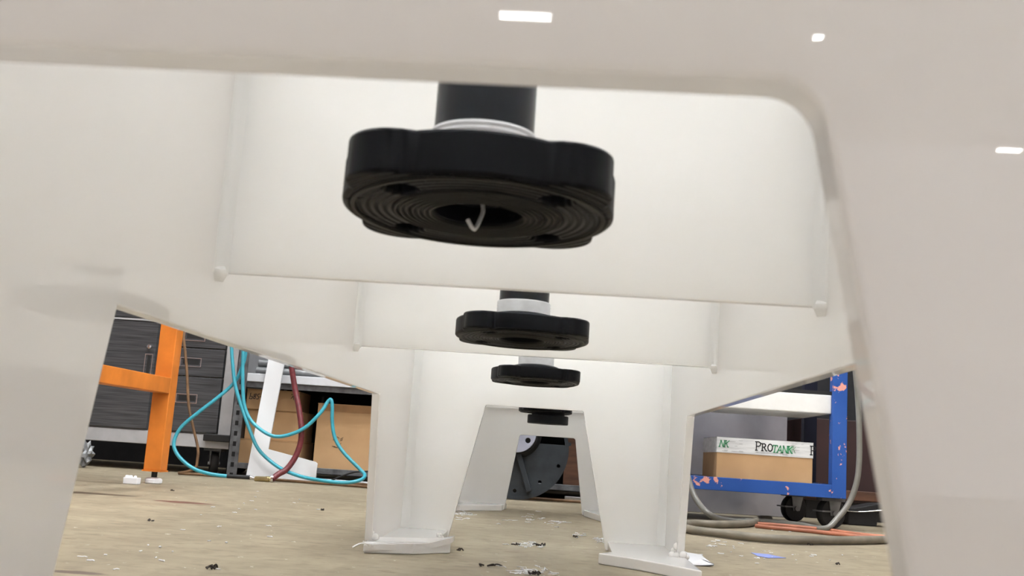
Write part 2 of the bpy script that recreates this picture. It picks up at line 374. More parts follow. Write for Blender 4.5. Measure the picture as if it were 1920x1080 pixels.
# side walls with leg cut-outs
def side_wall(x0, cut1, cut2):
    o = [(.284, .018), (cut1[0], .018), (cut1[1], .2755), (cut1[2], .2755), (cut1[3], .018),
         (cut2[0], .018), (cut2[1], .2755), (cut2[2], .2755), (cut2[3], .018), (3.47, .018), (3.47, TOP), (.284, TOP)]
    q = MB(); q.prism([[(x0, y, z) for y, z in o]], (TH, 0, 0)); return q.build('side_wall', 'pp', tank, bevel=.0015)
side_wall(XL-TH, (.648, .707, 1.78, 1.83), (2.50, 2.55, 3.02, 3.08))
side_wall(XR, (.61, .67, 1.87, 1.945), (2.50, 2.55, 3.02, 3.08))
# weld beads in the inner corners
def bead(x, y, s, z0):
    q = MB()
    pl = [(x, y), (x+s*.011, y), (x+s*.006, y-.0010), (x+s*.0025, y-.0035), (x+s*.0008, y-.007), (x, y-.011)]
    vs = q.prism([[(a, b_, z0) for a, b_ in pl]], (0, 0, TOP-.04-z0))
    # drip at lower end
    q.hexa([(x, y-.009, z0), (x+s*.008, y-.001, z0), (x+s*.008, y-.001, z0+.004), (x, y-.009, z0+.004),
            (x, y-.004, z0-.007), (x+s*.006, y+.002, z0-.007), (x+s*.013, y+.006, z0+.01), (x, y+.006, z0+.01)])
    q.build('weld_bead', 'bead', tank, smooth=50)
for y in (.90, 1.53):
    bead(XL, y, 1, .333); bead(XR, y, -1, .333)
for y in (2.17,):
    for x, s in ((XL, 1), (XR, -1)):
        q = MB(); pl = [(x, y), (x+s*.016, y), (x+s*.005, y-.005), (x, y-.016)]
        q.prism([[(a, b_, .02) for a, b_ in pl]], (0, 0, ZB-.03)); q.build('weld_bead', 'bead', tank, smooth=50)
# feet
def foot(pl, lift=0, th=.019):
    q = MB(); q.prism([[(x, y, 0.0005) for x, y in pl]], (0, 0, th)); return q.build('foot_plate', 'footpp', tank, bevel=.002)
foot([(-.331, 1.80), (-.25, 1.835), (-.190, 1.905), (-.222, 1.97), (-.226, 2.20), (-.337, 2.20)])
foot([(.080, 1.905), (.15, 1.84), (.242, 1.72), (.242, 2.20), (.110, 2.20), (.106, 1.95)])
foot([(-.345, 3.22), (-.30, 3.20), (-.178, 3.36), (-.170, 3.49), (-.345, 3.49)])
foot([(.088, 3.37), (.14, 3.12), (.247, 3.10), (.247, 3.49), (.088, 3.49)])
foot([(-.342, .26), (-.20, .26), (-.20, .60), (-.342, .66)])
foot([(.135, .26), (.242, .26), (.242, .63), (.135, .5)])
# the warped thin lip of sheet under the middle left leg
q = MB(); top = []; n = 16
for i in range(n+1):
    t = i/n; x = -.331 + .141*t; y = 1.795 + .055*t + .05*t*t
    z = .004 + .012*max(0, t-.3)/.7 + .003*math.sin(t*7)
    top.append((x, y, z))
fr = [q.bm.verts.new((x, y, z)) for x, y, z in top]; fr2 = [q.bm.verts.new((x, y, z+.010)) for x, y, z in top]
bk = [q.bm.verts.new((x, y+.06, max(z, .014))) for x, y, z in top]; bk2 = [q.bm.verts.new((x, y+.06, max(z, .014)+.010)) for x, y, z in top]
for i in range(n):
    q.bm.faces.new([fr[i], fr[i+1], fr2[i+1], fr2[i]]); q.bm.faces.new([fr2[i], fr2[i+1], bk2[i+1], bk2[i]])
    q.bm.faces.new([bk2[i], bk2[i+1], bk[i+1], bk[i]]); q.bm.faces.new([bk[i], bk[i+1], fr[i+1], fr[i]])
q.bm.faces.new([fr[0], fr2[0], bk2[0], bk[0]]); q.bm.faces.new([fr[n], bk[n], bk2[n], fr2[n]])
q.build('foot_lip', 'footpp', tank, smooth=50)
# lumpy weld at the foot corners with torn plastic threads
def weld_lump(cx, cy, r, seed, h=.03):
    rnd = random.Random(seed); q = MB()
    for k in range(9):
        a = rnd.uniform(0, 6.28); rr = rnd.uniform(0, r)
        bmesh.ops.create_icosphere(q.bm, subdivisions=2, radius=rnd.uniform(.35, .6)*r, matrix=Matrix.Translation((cx+rr*math.cos(a), cy+rr*math.sin(a), .018+rnd.uniform(0, h))))
    return q.build('weld_lump', 'bead', tank, smooth=60)
weld_lump(-.326, 1.835, .012, 1, .02); weld_lump(.232, 1.95, .014, 2, .02); weld_lump(-.325, 3.20, .022, 3, .03); weld_lump(-.222, 2.0, .007, 5, .006)
q = MB()
q.tube([atY(700, 1024, 1.80), atY(690, 1020, 1.78), atY(676, 1019, 1.77), atY(661, 1026, 1.76)], .0016, 6)
q.tube([atY(694, 1024, 1.80), atY(688, 1020, 1.79), atY(681, 1015, 1.78)], .0013, 6)
q.build('plastic_thread', 'bead', tank, smooth=60)

# ---- outlets: pipe, thread tape and lobed flange
def flange_outline(R0, d, rl, n=180):
    pts = []
    for i in range(n):
        t = 2*math.pi*i/n; r = R0
        for k in range(4):
            a = math.pi/4 + k*math.pi/2; dt = t-a
            s_ = d*math.sin(dt)
            if abs(s_) < rl and math.cos(dt) > 0: r = max(r, d*math.cos(dt) + math.sqrt(rl*rl - s_*s_))
        pts.append((r*math.cos(t), r*math.sin(t)))
    return pts
def outlet(x, y, rot, z0=.332, strand=False, tape=.018, tilt=1.8, th=.0205):
    zt = z0+th
    pipe = MB(); pipe.lathe([(.0305, z0+.012), (.0305, ZB), (.0255, ZB), (.0255, z0+.012)], (x, y, 0), seg=48, closed=True)
    pipe = pipe.build('outlet_pipe', 'pipe', tank, smooth=40)
    q = MB(); cr, sr = math.cos(rot), math.sin(rot)
    T = lambda p: (x+p[0]*cr-p[1]*sr, y+p[0]*sr+p[1]*cr, z0)
    loops = [[T(p) for p in flange_outline(.0812, .0650, .0285)]]
    for k in range(4):
        a = math.pi/4+k*math.pi/2; cx_, cy_ = .0615*math.cos(a), .0615*math.sin(a)
        loops.append([T((cx_+.0098*math.cos(t*math.pi/12), cy_+.0098*math.sin(t*math.pi/12))) for t in range(24)])
    loops.append([T((.0275*math.cos(t*math.pi/24), .0275*math.sin(t*math.pi/24))) for t in range(48)])
    q.prism(loops, (0, 0, th))
    q.lathe([(.047, zt-.002), (.0425, zt+.0075), (.032, zt+.010), (.032, zt-.002)], (x, y, 0), seg=48, closed=True)
    fl = q.build('flange', 'flange', pipe, bevel=.0022, smooth=40)
    ce = Vector((x, y, z0+th)) - wloc(pipe); TM = Matrix.Translation(ce) @ Matrix.Rotation(-R(tilt), 4, 'X') @ Matrix.Translation(-ce)
    fl.data.transform(TM)
    g = MB()
    for r_ in [.0282, .0315, .0350, .0385, .0420, .0455, .0490, .0525]:
        if r_ > .051: continue
        g.lathe([(r_, z0+.0008), (r_+.0004, z0-.0011), (r_+.0013, z0-.0011), (r_+.0017, z0+.0008)], (x, y, 0), seg=64, closed=True)
    g.lathe([(.0735, z0+.001), (.0738, z0-.0012), (.0762, z0-.0012), (.0766, z0+.001)], (x, y, 0), seg=72, closed=True)
    g.build('face_ring', 'blackface', fl, smooth=40).data.transform(TM)
    q = MB(); 
    prof = []
    zz = zt+.0075
    for k in range(5):
        prof += [(.0322, zz+k*tape/5), (.0330, zz+(k+.5)*tape/5)]
    prof += [(.0322, zz+tape), (.0306, zz+tape), (.0306, zz)]
    q.lathe(prof, (x, y, 0), seg=48, closed=True); q.build('thread_tape', 'tape', pipe, smooth=50)
    if strand:
        q = MB(); q.tube([atY(900, 368, y+.005), atY(906, 392, y), atY(900, 412, y-.01), atY(889, 430, y-.02), atY(877, 412, y-.02)], .0012, 6)
        q.build('plastic_strand', 'tape', pipe, smooth=60)
    return pipe
outlet(-.0575, .594, R(5), .3290, True, .017, 1.9, .0255)
outlet(-.0545, 1.225, R(8), .3250)
outlet(-.0535, 1.86, R(10), .3190)
outlet(-.0525, 2.49, R(10), .3270)
pp_ = outlet(-.052, 3.10, R(6), .3150)
q = MB(); q.lathe([(.061, .281), (.062, .284), (.062, .305), (.060, .307), (.050, .307), (.050, .316), (.0262, .316), (.0262, .281)], (-.043, 3.10, 0), seg=48, closed=True)
q.build('union_collar', 'black', pp_, smooth=40)

# ------------------------------------------------------------------ left background: cabinet
cab = empty('tool_cabinet', (-2.05, 4.8, 0), 'dark brushed steel drawer cabinet on casters with pale grey frame, behind the orange stand', 'cabinet')
YC = 4.58
q = MB(); q.box((-2.75, YC+.02, .17), (-1.47, YC+.55, 1.0)); q.build('carcass', 'steel', cab, bevel=.003)
q = MB(); q.box((-2.75, YC-.004, .118), (-1.47, YC+.55, .178)); q.build('base_rail', 'steel', cab, bevel=.003)
q = MB(); q.box((-1.555, YC-.002, .17), (-1.47, YC+.02, 1.0)); q.build('corner_post', 'steel', cab, bevel=.004)
# door
q = MB(); q.box((-2.72, YC-.010, .185), (-1.885, YC+.02, .675)); dr = q.build('door', 'brushed', cab, bevel=.003)
def pull(xc, zc, w_, h_, parent, yf):
    q = MB()
    q.box((xc-w_/2, yf-.003, zc+h_/2-.004), (xc+w_/2, yf+.002, zc+h_/2)); q.box((xc-w_/2, yf-.003, zc-h_/2), (xc+w_/2, yf+.002, zc-h_/2+.003))
    q.box((xc-w_/2, yf-.004, zc-h_/2), (xc-w_/2+.004, yf+.002, zc+h_/2)); q.box((xc+w_/2-.004, yf-.004, zc-h_/2), (xc+w_/2, yf+.002, zc+h_/2))
    q.build('handle_frame', 'chrome', parent)
    q = MB(); q.box((xc-w_/2+.012, yf-.0015, zc-h_/2+.012), (xc+w_/2-.012, yf+.002, zc+h_/2-.008)); q.build('handle_recess', 'rubber', parent)
hp = atY(277, 692, YC-.01); pull(hp.x, hp.z, .038, .14, dr, YC-.010)
lk = atY(281, 650, YC-.01); q = MB(); q.lathe([(0, -.012), (.010, -.010), (.012, 0)], (lk.x, YC-.010, lk.z), axis='Y', seg=20); q.build('lock', 'chrome', dr, smooth=50)
q = MB(); q.box((-2.72, YC-.012, .690), (-1.885, YC+.02, .76)); q.build('door_header', 'brushed', cab, bevel=.004)
q = MB(); q.box((-2.72, YC-.014, .678), (-1.885, YC+.0, .686)); q.build('trim_strip', 'steel', cab)
q = MB(); q.box((-2.72, YC-.014, .764), (-1.885, YC+.0, .772)); q.box((-2.72, YC-.012, .775), (-1.885, YC+.02, .93)); q.build('drawer', 'brushed', cab)
zs = [(.185, .432), (.438, .563), (.569, .694), (.700, .93)]
hpx = {0: (350, 747), 1: (358, 679), 2: (366, 631), 3: None}
for i, (a, b_) in enumerate(zs):
    q = MB(); q.box((-1.862, YC-.010, a), (-1.560, YC+.02, b_)); d_ = q.build('drawer', 'brushed', cab, bevel=.003)
    if hpx[i]:
        hp = atY(*hpx[i], YC-.01); pull(hp.x, hp.z, .10, .042, d_, YC-.010)
def caster(x, y, r, w_, root, rot=0, plate=True, ztop=.11, brake=False, mat='rubber'):
    q = MB(); q.lathe([(r*.35, -w_/2), (r*.9, -w_/2), (r, -w_*.3), (r, w_*.3), (r*.9, w_/2), (r*.35, w_/2)], (0, 0, 0), axis='X', seg=36, closed=False)
    bmesh.ops.rotate(q.bm, verts=q.bm.verts[:], cent=(0, 0, 0), matrix=Matrix.Rotation(rot, 3, 'Z')); bmesh.ops.translate(q.bm, verts=q.bm.verts[:], vec=(x, y, r+.0005))
    wh = q.build('caster_wheel', mat, root, smooth=40)
    q = MB()
    for s_ in (-1, 1):
        q.hexa([(s_*(w_/2+.003)-.0015, -.014, -.008), (s_*(w_/2+.003)+.0015, -.014, -.008), (s_*(w_/2+.003)+.0015, -.022, ztop-r-.006), (s_*(w_/2+.003)-.0015, -.022, ztop-r-.006),
                (s_*(w_/2+.003)-.0015, .014, -.008), (s_*(w_/2+.003)+.0015, .014, -.008), (s_*(w_/2+.003)+.0015, .030, ztop-r-.006), (s_*(w_/2+.003)-.0015, .030, ztop-r-.006)])
    q.box((-w_/2-.006, -.024, ztop-r-.008), (w_/2+.006, .032, ztop-r-.003))
    q.lathe([(.009, -w_/2-.010), (.009, w_/2+.010)], (0, 0, 0), axis='X', seg=14)
    if brake: q.box((-w_/2-.012, -.055, .004), (w_/2+.012, -.018, .009))
    bmesh.ops.rotate(q.bm, verts=q.bm.verts[:], cent=(0, 0, 0), matrix=Matrix.Rotation(rot, 3, 'Z')); bmesh.ops.translate(q.bm, verts=q.bm.verts[:], vec=(x, y, r))
    q.build('caster_fork', 'zinc', wh)
    q = MB(); q.box((x-.04, y-.04, ztop-.012), (x+.04, y+.04, ztop)); q.build('caster_plate', 'rack', root)
c1 = atZ(405, 892); caster(-1.585, 4.66, .050, .034, cab, R(25), ztop=.118); caster(-2.6, 4.66, .05, .034, cab, R(-20), ztop=.118)
caster(-1.585, 5.05, .050, .034, cab, R(-15), ztop=.118); caster(-2.6, 5.05, .05, .034, cab, R(10), ztop=.118)
q = MB(); p0 = atY(382, 813, 4.55); p1 = atY(433, 829, 4.55); q.box((p0.x, 4.545, p1.z-.002), (p1.x, 4.575, p0.z)); q.build('bumper_block', 'rubber', cab, bevel=.004)
# crumpled wrap under the cabinet
q = MB(); rnd = random.Random(4)
bmesh.ops.create_icosphere(q.bm, subdivisions=3, radius=.042)
for v in q.bm.verts:
    v.co *= rnd.uniform(.6, 1.15); v.co.z *= 1.35
pc = atY(174, 842, 4.5)
bmesh.ops.translate(q.bm, verts=q.bm.verts[:], vec=(pc.x, 4.42, .052))
mn = min(v.co.z for v in q.bm.verts); bmesh.ops.translate(q.bm, verts=q.bm.verts[:], vec=(0, 0, -mn+.0005))
q.build('plastic_wrap', 'zinc', loc=(pc.x, 4.42, 0), label='crumpled grey plastic wrap on the floor under the left end of the drawer cabinet', cat='plastic wrap')

# ------------------------------------------------------------------ orange stand
st = empty('orange_stand', (-1.8, 2.9, 0), 'orange square-tube steel stand with levelling feet, in front of the drawer cabinet', 'stand')
def post(x0, y0):
    q = MB(); q.box((x0, y0, .046), (x0+.061, y0+.062, .86)); p_ = q.build('post', 'orange', st, bevel=.003)
    q = MB(); q.box((x0-.003, y0-.003, .042), (x0+.064, y0+.065, .047)); q.build('end_plate', 'orange', p_)
    q = MB(); q.lathe([(.010, .020), (.010, .043)], (x0+.030, y0+.030, 0), seg=16); q.build('threaded_rod', 'rubber', p_, smooth=40)
    q = MB(); q.lathe([(0, .0005), (.026, .0005), (.029, .004), (.029, .014), (.024, .019), (.014, .022), (0, .022)], (x0+.030, y0+.030, 0), seg=28); q.build('levelling_foot', 'tape', p_, smooth=40, label='white round plastic levelling foot')
for x0 in (-1.436, -2.50):
    for y0 in (3.50, 1.95): post(x0, y0)
for x0 in (-1.436, -2.50):
    for z0 in (.313, .80):
        q = MB(); q.box((x0, 2.012, z0), (x0+.061, 3.50, z0+.055)); q.build('side_rail', 'orange', st, bevel=.003)
for y0 in (3.50, 1.95):
    q = MB(); q.box((-2.439, y0, .80), (-1.436, y0+.06, .855)); q.build('end_rail', 'orange', st, bevel=.003)
# white plastic chunk beside the foot
pc = atZ(243, 908); rnd = random.Random(9); q = MB()
pl = [(-.026, -.012), (.024, -.014), (.026, .012), (0, .018), (-.024, .014)]
q.prism([[(pc.x+a, pc.y+.015+b_, .0005) for a, b_ in pl]], (0, 0, .022))
for k in range(5): bmesh.ops.create_icosphere(q.bm, subdivisions=1, radius=.007, matrix=Matrix.Translation((pc.x+rnd.uniform(-.02, .015), pc.y+.015, .024)))
q.build('plastic_chunk', 'offcut', loc=(pc.x, pc.y, 0), bevel=.003, label='small ragged white plastic chunk on the floor beside the orange stand foot', cat='plastic chunk')

# ------------------------------------------------------------------ hanging brown cord and floor cord
def hose(name, mat, pts, r, label, cat, seg=10, smooth=8, group=None, parent=None):
    q = MB(); P = []
    for p in pts:
        if len(p) == 3 and p[2] == 'f': v = atZ(p[0], p[1], r+.001)
        elif len(p) == 3: v = atY(*p); v.z = max(v.z, r+.001)
        else: v = Vector(p[:3])
        P.append(v)
    q.tube(P, r, seg, smooth); b0 = P[0]
    return q.build(name, mat, parent, loc=(b0.x, b0.y, 0), smooth=70, label=label, cat=cat, group=group)
Yc = 4.36
hose('power_cord', 'cord', [(338, 560, Yc), (343, 620, Yc), (350, 690, Yc), (354, 760, Yc), (362, 800, Yc), (371, 840, Yc), (370, 862, Yc), (366, 878, Yc), (348, 885, Yc), (335, 888, Yc), (345, 892, Yc), (420, 896, Yc), (520, 903, Yc), (620, 909, Yc-.02), (680, 913, Yc-.05), (760, 922, 4.3), (850, 931, 4.3), (935, 939, 4.28), (960, 940, 4.28), (1000, 938, 4.28), (1050, 941, 4.28), (1090, 944, 4.28), (1150, 948, 4.28)], .0062, 'thin brown cord hanging by the orange stand and running along the floor', 'cord')
q = hose('power_cord', 'cord', [(560, 905, 4.40), (620, 906, 4.34), (670, 907, 4.34), (700, 911, 4.3), (712, 917, 4.25)], .005, 'short brown cord end on the floor below the big cardboard box', 'cord')

# teal air hoses
Yh = 4.34
hose('air_hose', 'teal', [(434, 600, Yh), (434, 648, Yh), (436, 681, Yh), (441, 722, Yh), (453, 763, Yh), (471, 813, Yh), (482, 838, Yh), (498, 857, Yh), (526, 878, Yh-.02), (563, 893, Yh-.05), (604, 901, Yh-.08), (644, 905, Yh-.08), (673, 901, Yh-.06), (684, 892, Yh-.02), (675, 880, Yh), (644, 848, Yh), (628, 821, Yh), (623, 791, Yh), (623, 765, Yh), (621, 750, Yh), (615, 753, Yh), (600, 775, Yh-.02), (573, 801, Yh-.03), (543, 815, Yh-.03), (514, 818, Yh-.03), (488, 805, Yh-.02), (467, 783, Yh), (457, 752, Yh), (455, 701, Yh), (456, 655, Yh), (456, 600, Yh)], .0078,
     'teal air hose hanging in two loops across the white L-shaped offcut and big cardboard box', 'hose')
ah = empty('air_hose', (-1.5, 4.3, 0), 'teal air hose looping left towards the cabinet caster and ending in a brass coupling', 'hose')
q = MB(); P = [atY(*p) for p in [(462, 600, Yh+.02), (461, 657, Yh+.02), (453, 691, Yh+.02), (437, 720, Yh+.02), (405, 748, Yh), (375, 771, Yh-.02), (340, 801, Yh-.03), (326, 830, Yh-.04), (334, 854, Yh-.05), (360, 877, Yh-.07), (391, 888, Yh-.08), (426, 893, Yh-.08)]]
for v in P: v.z = max(v.z, .009)
q.tube(P, .0078, 10, 8); q.build('hose', 'teal', ah, smooth=70)
q = MB(); a = P[-1]; e = atY(469, 895, Yh-.08); e.z = max(e.z, .010); q.tube([a, e], .0085, 12, 0); q.build('hose_end', 'rubber', ah, smooth=50)
q = MB(); e2 = atY(478, 895, Yh-.08); e2.z = .010; q.tube([e, e2], .0075, 12, 0); q.build('plug', 'chrome', ah, smooth=50)
q = MB(); e3 = atY(511, 895, Yh-.08); e3.z = .012; q.lathe([(.009, 0), (.011, .004), (.011, .045), (.0125, .047), (.0125, .06), (.010, .062), (.010, (e3-e2).length)], e2, axis=((Vector((0, 1, 0))), Vector((0, 0, 1)), (e3-e2).normalized()), seg=20); q.build('coupling', 'brass', ah, smooth=40)
rh = empty('rubber_hose', (e3.x, e3.y, 0), 'dark red rubber hose hanging down to the brass coupling on the floor', 'hose')
q = MB(); P = [e3 + Vector((0, 0, .002))] + [atY(*p) for p in [(522, 889, Yh-.06), (536, 880, Yh-.05), (551, 858, Yh-.04), (560, 831, Yh-.04), (562, 803, Yh-.04), (557, 763, Yh-.02), (550, 728, Yh), (543, 683, Yh), (538, 640, Yh), (536, 600, Yh)]]
for k_, v in enumerate(P):
    v.z = max(v.z, .012)
    if k_ > 1: v.y += .028*min(1, (k_-1)/3)
q.tube(P, .0125, 12, 8); q.build('hose', 'maroon', rh, smooth=70)
q = MB(); q.tube([P[0]-Vector((.004, 0, 0)), P[0]+Vector((.006, 0, 0))], .0155, 14, 0); q.build('ferrule', 'chrome', rh, smooth=50)

# ------------------------------------------------------------------ steel shelf rack on the left and centre
rk = empty('steel_rack', (-.6, 4.8, 0), 'long grey slotted steel shelf rack holding cardboard boxes along the back', 'shelf')
YR = 4.47
def upright(x, yy):
    q = MB(); q.box((x, yy, 0.0005), (x+.048, yy+.003, 1.6)); q.box((x, yy, 0.0005), (x+.003, yy+.045, 1.6))
    u = q.build('upright', 'slotted', rk); off = Vector((x, yy, 0)) - rk.location; u.data.transform(Matrix.Translation(-off)); u.location = off
pu = atY(442, 760, YR)
upright(-1.462, YR); upright(.30, YR); upright(-1.462, 5.15); upright(.30, 5.15)
zb = atY(600, 705, YR).z
q = MB(); q.box((-1.414, YR+.001, .425), (.30, YR+.03, .462)); q.build('shelf_beam', 'shelfwhite', rk, bevel=.003)
q = MB(); q.box((-1.414, YR+.012, .400), (.30, YR+.028, .424)); q.build('beam_lip', 'rack', rk)
q = MB(); q.box((-1.46, YR+.035, .44), (.34, 5.19, .455)); q.build('shelf_board', 'rack', rk)
q = MB(); q.box((-1.414, YR+.001, .042), (.30, YR+.03, .066)); q.build('bottom_beam', 'rack', rk, bevel=.002)
q = MB(); q.box((-1.46, YR+.035, .040), (.34, 5.19, .052)); q.build('shelf_board', 'rack', rk)
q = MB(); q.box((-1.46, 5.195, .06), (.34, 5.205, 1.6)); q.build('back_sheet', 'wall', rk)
q = MB(); q.box((-1.08, YR-.030, .0005), (-.45, YR-.004, .022)); q.build('white_bar', 'shelfwhite', loc=(-.4, YR, 0), bevel=.003, label='pale metal bar lying on the floor along the foot of the shelf rack', cat='bar')
q = MB(); q.box((.03, YR-.030, .0005), (.28, YR-.006, .020)); q.build('highlight_bar', 'chrome', loc=(.15, YR, 0), bevel=.003, label='short bright bar added as the highlight on the rail right of the round cast plate', cat='bar')  # added bright bar stands in for a reflection on the bottom rail
# pipes lying on the shelf
for k, (y_, z_, r_) in enumerate([(4.56, .478, .020), (4.61, .478, .020), (4.585, .516, .018), (4.66, .475, .018)]):
    q = MB(); q.tube([(-1.40, y_, z_), (-.2, y_, z_)], r_, 14, 0)
    q.build('steel_pipe', 'zinc', loc=(-.8, y_, z_-r_), smooth=50, label=['grey steel pipe at the front edge of the upper rack shelf', 'grey steel pipe second from the front edge on the rack shelf', 'grey steel pipe lying on top of the two front pipes on the rack shelf', 'thin grey steel pipe farthest back on the rack shelf'][k], cat='pipe', group='pipes on the rack shelf')

def carton(name, x0, x1, y0, y1, z0, z1, label, rot=0, group=None, flap=None, mat='card'):
    cx_, cy_ = (x0+x1)/2, (y0+y1)/2
    r = empty(name, (cx_, cy_, z0), label, 'box', group)
    q = MB(); q.box((x0, y0, z0), (x1, y1, z1-.004)); 
    bmesh.ops.rotate(q.bm, verts=q.bm.verts[:], cent=(cx_, cy_, 0), matrix=Matrix.Rotation(rot, 3, 'Z')); q.build('carton', mat, r, bevel=.002)
    q = MB(); q.box((x0-.001, y0-.001, z1-.004), (cx_-.0015, y1+.001, z1)); q.box((cx_+.0015, y0-.001, z1-.004), (x1+.001, y1+.001, z1))
    bmesh.ops.rotate(q.bm, verts=q.bm.verts[:], cent=(cx_, cy_, 0), matrix=Matrix.Rotation(rot, 3, 'Z')); q.build('flap', mat, r)
    return r
# stacked small boxes, pixel-measured at the rack depth
YB = 4.53
def bx(px0, py0, px1, py1, y=YB):
    a = atY(px0, py0, y); b_ = atY(px1, py1, y); return a.x, b_.x, b_.z, a.z
x0, x1, z0, z1 = bx(440, 823, 556, 878); carton('cardboard_box', -1.445, -1.165, 4.53, 4.80, .053, .172, 'worn cardboard box at the bottom of the small stack on the rack', group='small stacked boxes')
q_ = carton('cardboard_box', -1.425, -1.172, 4.55, 4.80, .1725, .305, 'plain cardboard box in the middle of the small stack on the rack', R(2), group='small stacked boxes')
tb = carton('cardboard_box', -1.432, -1.195, 4.54, 4.80, .3055, .396, 'cardboard box with handwriting on top of the small stack on the rack', R(3), group='small stacked boxes')
# handwriting
def strokes(mbx, segs, org, ux, uz, nrm, scale, width, slant=0):
    for seg_ in segs:
        for (a, b_) in zip(seg_, seg_[1:]):
            A = Vector(org) + ux*((a[0]+slant*a[1])*scale) + uz*(a[1]*scale); B = Vector(org) + ux*((b_[0]+slant*b_[1])*scale) + uz*(b_[1]*scale)
            d = (B-A); 
            if d.length < 1e-6: continue
            dn = d.normalized(); n = dn.cross(nrm).normalized()*width/2; e_ = dn*width*.3
            v = [A-n-e_, B-n+e_, B+n+e_, A+n-e_]
            vs = [mbx.bm.verts.new(p+nrm*.0006) for p in v] + [mbx.bm.verts.new(p) for p in v]
            for f in [(0,1,2,3),(7,6,5,4),(0,4,5,1),(1,5,6,2),(2,6,7,3),(3,7,4,0)]: mbx.bm.faces.new([vs[i] for i in f])
hand = {'b': [[(0, 1), (0, 0), (.4, 0), (.45, .4), (0, .45)]], '8': [[(.4, .9), (.05, .8), (.1, .55), (.4, .4), (.35, .05), (.05, .1), (.1, .4), (.4, .65), (.4, .9)]],
        '-': [[(0, .45), (.4, .5)]], '1': [[(.1, 0), (.2, 1)]], 'S': [[(.45, .95), (.1, .85), (.1, .6), (.4, .4), (.35, .05), (0, .05)]], '4': [[(.1, .9), (.05, .45), (.45, .5)], [(.4, .9), (.35, 0)]]}
q = MB(); xx = -1.412; ph = Vector((math.cos(R(3)), math.sin(R(3)), 0)); nn = Vector((math.sin(R(3)), -math.cos(R(3)), 0))
for ch in 'b8S-184':
    yq = 4.54 + 0.0 + (xx+1.3135)*math.tan(R(3)) - .0012
    strokes(q, hand[ch], (xx, yq, .350), ph, Vector((0, 0, 1)), nn, .026, .0032, .15); xx += .0150
q.build('handwriting', 'ink', tb)
q = MB(); yq = 4.54 + (-1.21+1.3135)*math.tan(R(3)) - .0012
strokes(q, [[(0, 1), (.2, .9)], [(0, .2), (.35, .7), (.5, 0)]], (-1.225, yq, .358), ph, Vector((0, 0, 1)), nn, .024, .0025); q.build('handwriting', 'ink', tb)
bb = carton('cardboard_box', -1.10, -.58, 4.55, 5.0, .053, .352, 'large plain cardboard box on the rack right of the white L-shaped offcut')
q = MB(); q.box((-1.08, 4.5480, .318), (-.6, 4.5495, .350)); q.build('packing_tape', 'card_edge', bb)
q = MB(); rnd = random.Random(3)
for k in range(9):
    z = rnd.uniform(.14, .22); x_ = rnd.uniform(-1.02, -.98); strokes(q, [[(0, 0), (rnd.uniform(.2, 1), rnd.uniform(-.6, .6))]], (x_, 4.5492, z), Vector((1, 0, 0)), Vector((0, 0, 1)), Vector((0, -1, 0)), .015, .002)
q.build('printed_mark', 'ink', bb)

# white L-shaped offcut leaning on the rack
Lp = [(461, 894), (591, 903), (595, 869), (592, 866), (503, 842), (533, 680), (549, 597), (521, 585), (504, 669)]
zb_ = atY(461, 894, 4.41).z
def lpt(px, py):
    y = 4.41
    for _ in range(3):
        z = atY(px, py, y).z; y = 4.405 + .05*max(0, z)/.8
    return atY(px, py, y)
q = MB(); P = [lpt(*p) for p in Lp]; P[0].z = max(.001, P[0].z)
q.prism([P], (0, .010, -.001)); mn = min(v.co.z for v in q.bm.verts)
bmesh.ops.translate(q.bm, verts=q.bm.verts[:], vec=(0, 0, -min(mn, 0)+.0005 if mn < .0005 else 0))
q.build('plastic_offcut', 'offcut', loc=(P[0].x, P[0].y, 0), bevel=.001, label='white L-shaped plastic sheet offcut leaning against the rack behind the teal hose', cat='offcut')
hose('thin_cable', 'rubber', [(612, 905, 4.36), (640, 893, 4.36), (662, 886, 4.36), (684, 884, 4.37), (715, 884, 4.38), (760, 888, 4.38)], .0035, 'thin black cable lying at the foot of the rack under the big cardboard box', 'cable')
# black backdrop items in the rack (dark crates)
q = MB(); q.box((-1.13, 4.72, .053), (-1.115, 5.15, .39)); q.box((-.50, 4.60, .053), (-.22, 5.1, .38)); q.build('black_crate', 'rubber', loc=(-.36, 4.8, .053), bevel=.004, label='black crate in the shadow of the rack behind the round plate', cat='crate')

# ------------------------------------------------------------------ round cast plate in the centre
dc = atY(973, 836, 4.20); dz = .207
rp = empty('round_base_plate', (dc.x, 4.2, 0), 'dark slate round cast plate with bolt holes, standing on edge behind the far legs', 'plate')
q = MB(); nC = 96; lo = [[(dc.x+.205*math.cos(2*math.pi*k/nC), 4.20, dz+.205*math.sin(2*math.pi*k/nC)) for k in range(nC)]]
bolts = []
for (px, py) in [(1047, 874), (1012, 904), (965, 920), (1068, 833)]:
    p = atY(px, py, 4.20); bolts.append(p)
    lo.append([(p.x+.0075*math.cos(2*math.pi*k/20), 4.20, p.z+.0075*math.sin(2*math.pi*k/20)) for k in range(20)])
q.prism(lo, (0, .012, 0)); q.build('disc', 'disc', rp, bevel=.002, smooth=30)
q = MB(); q.lathe([(.19, 0), (.205, 0), (.205, -.006), (.19, -.006)], (dc.x, 4.20, dz), axis='Y', seg=96, closed=True)
q.build('rim', 'disc', rp, smooth=40)
hc = atY(970, 812, 4.17)
q = MB(); nH = 48; hb = atY(990, 826, 4.17)
q.prism([[(hc.x+.078*math.cos(2*math.pi*k/nH), 4.165, hc.z+.078*math.sin(2*math.pi*k/nH)) for k in range(nH)], [(hb.x+.011*math.cos(2*math.pi*k/20), 4.165, hb.z+.011*math.sin(2*math.pi*k/20)) for k in range(20)]], (0, .012, 0))
q.build('hub', 'hub', rp, bevel=.002, label='pale round hub with a bolt hole')
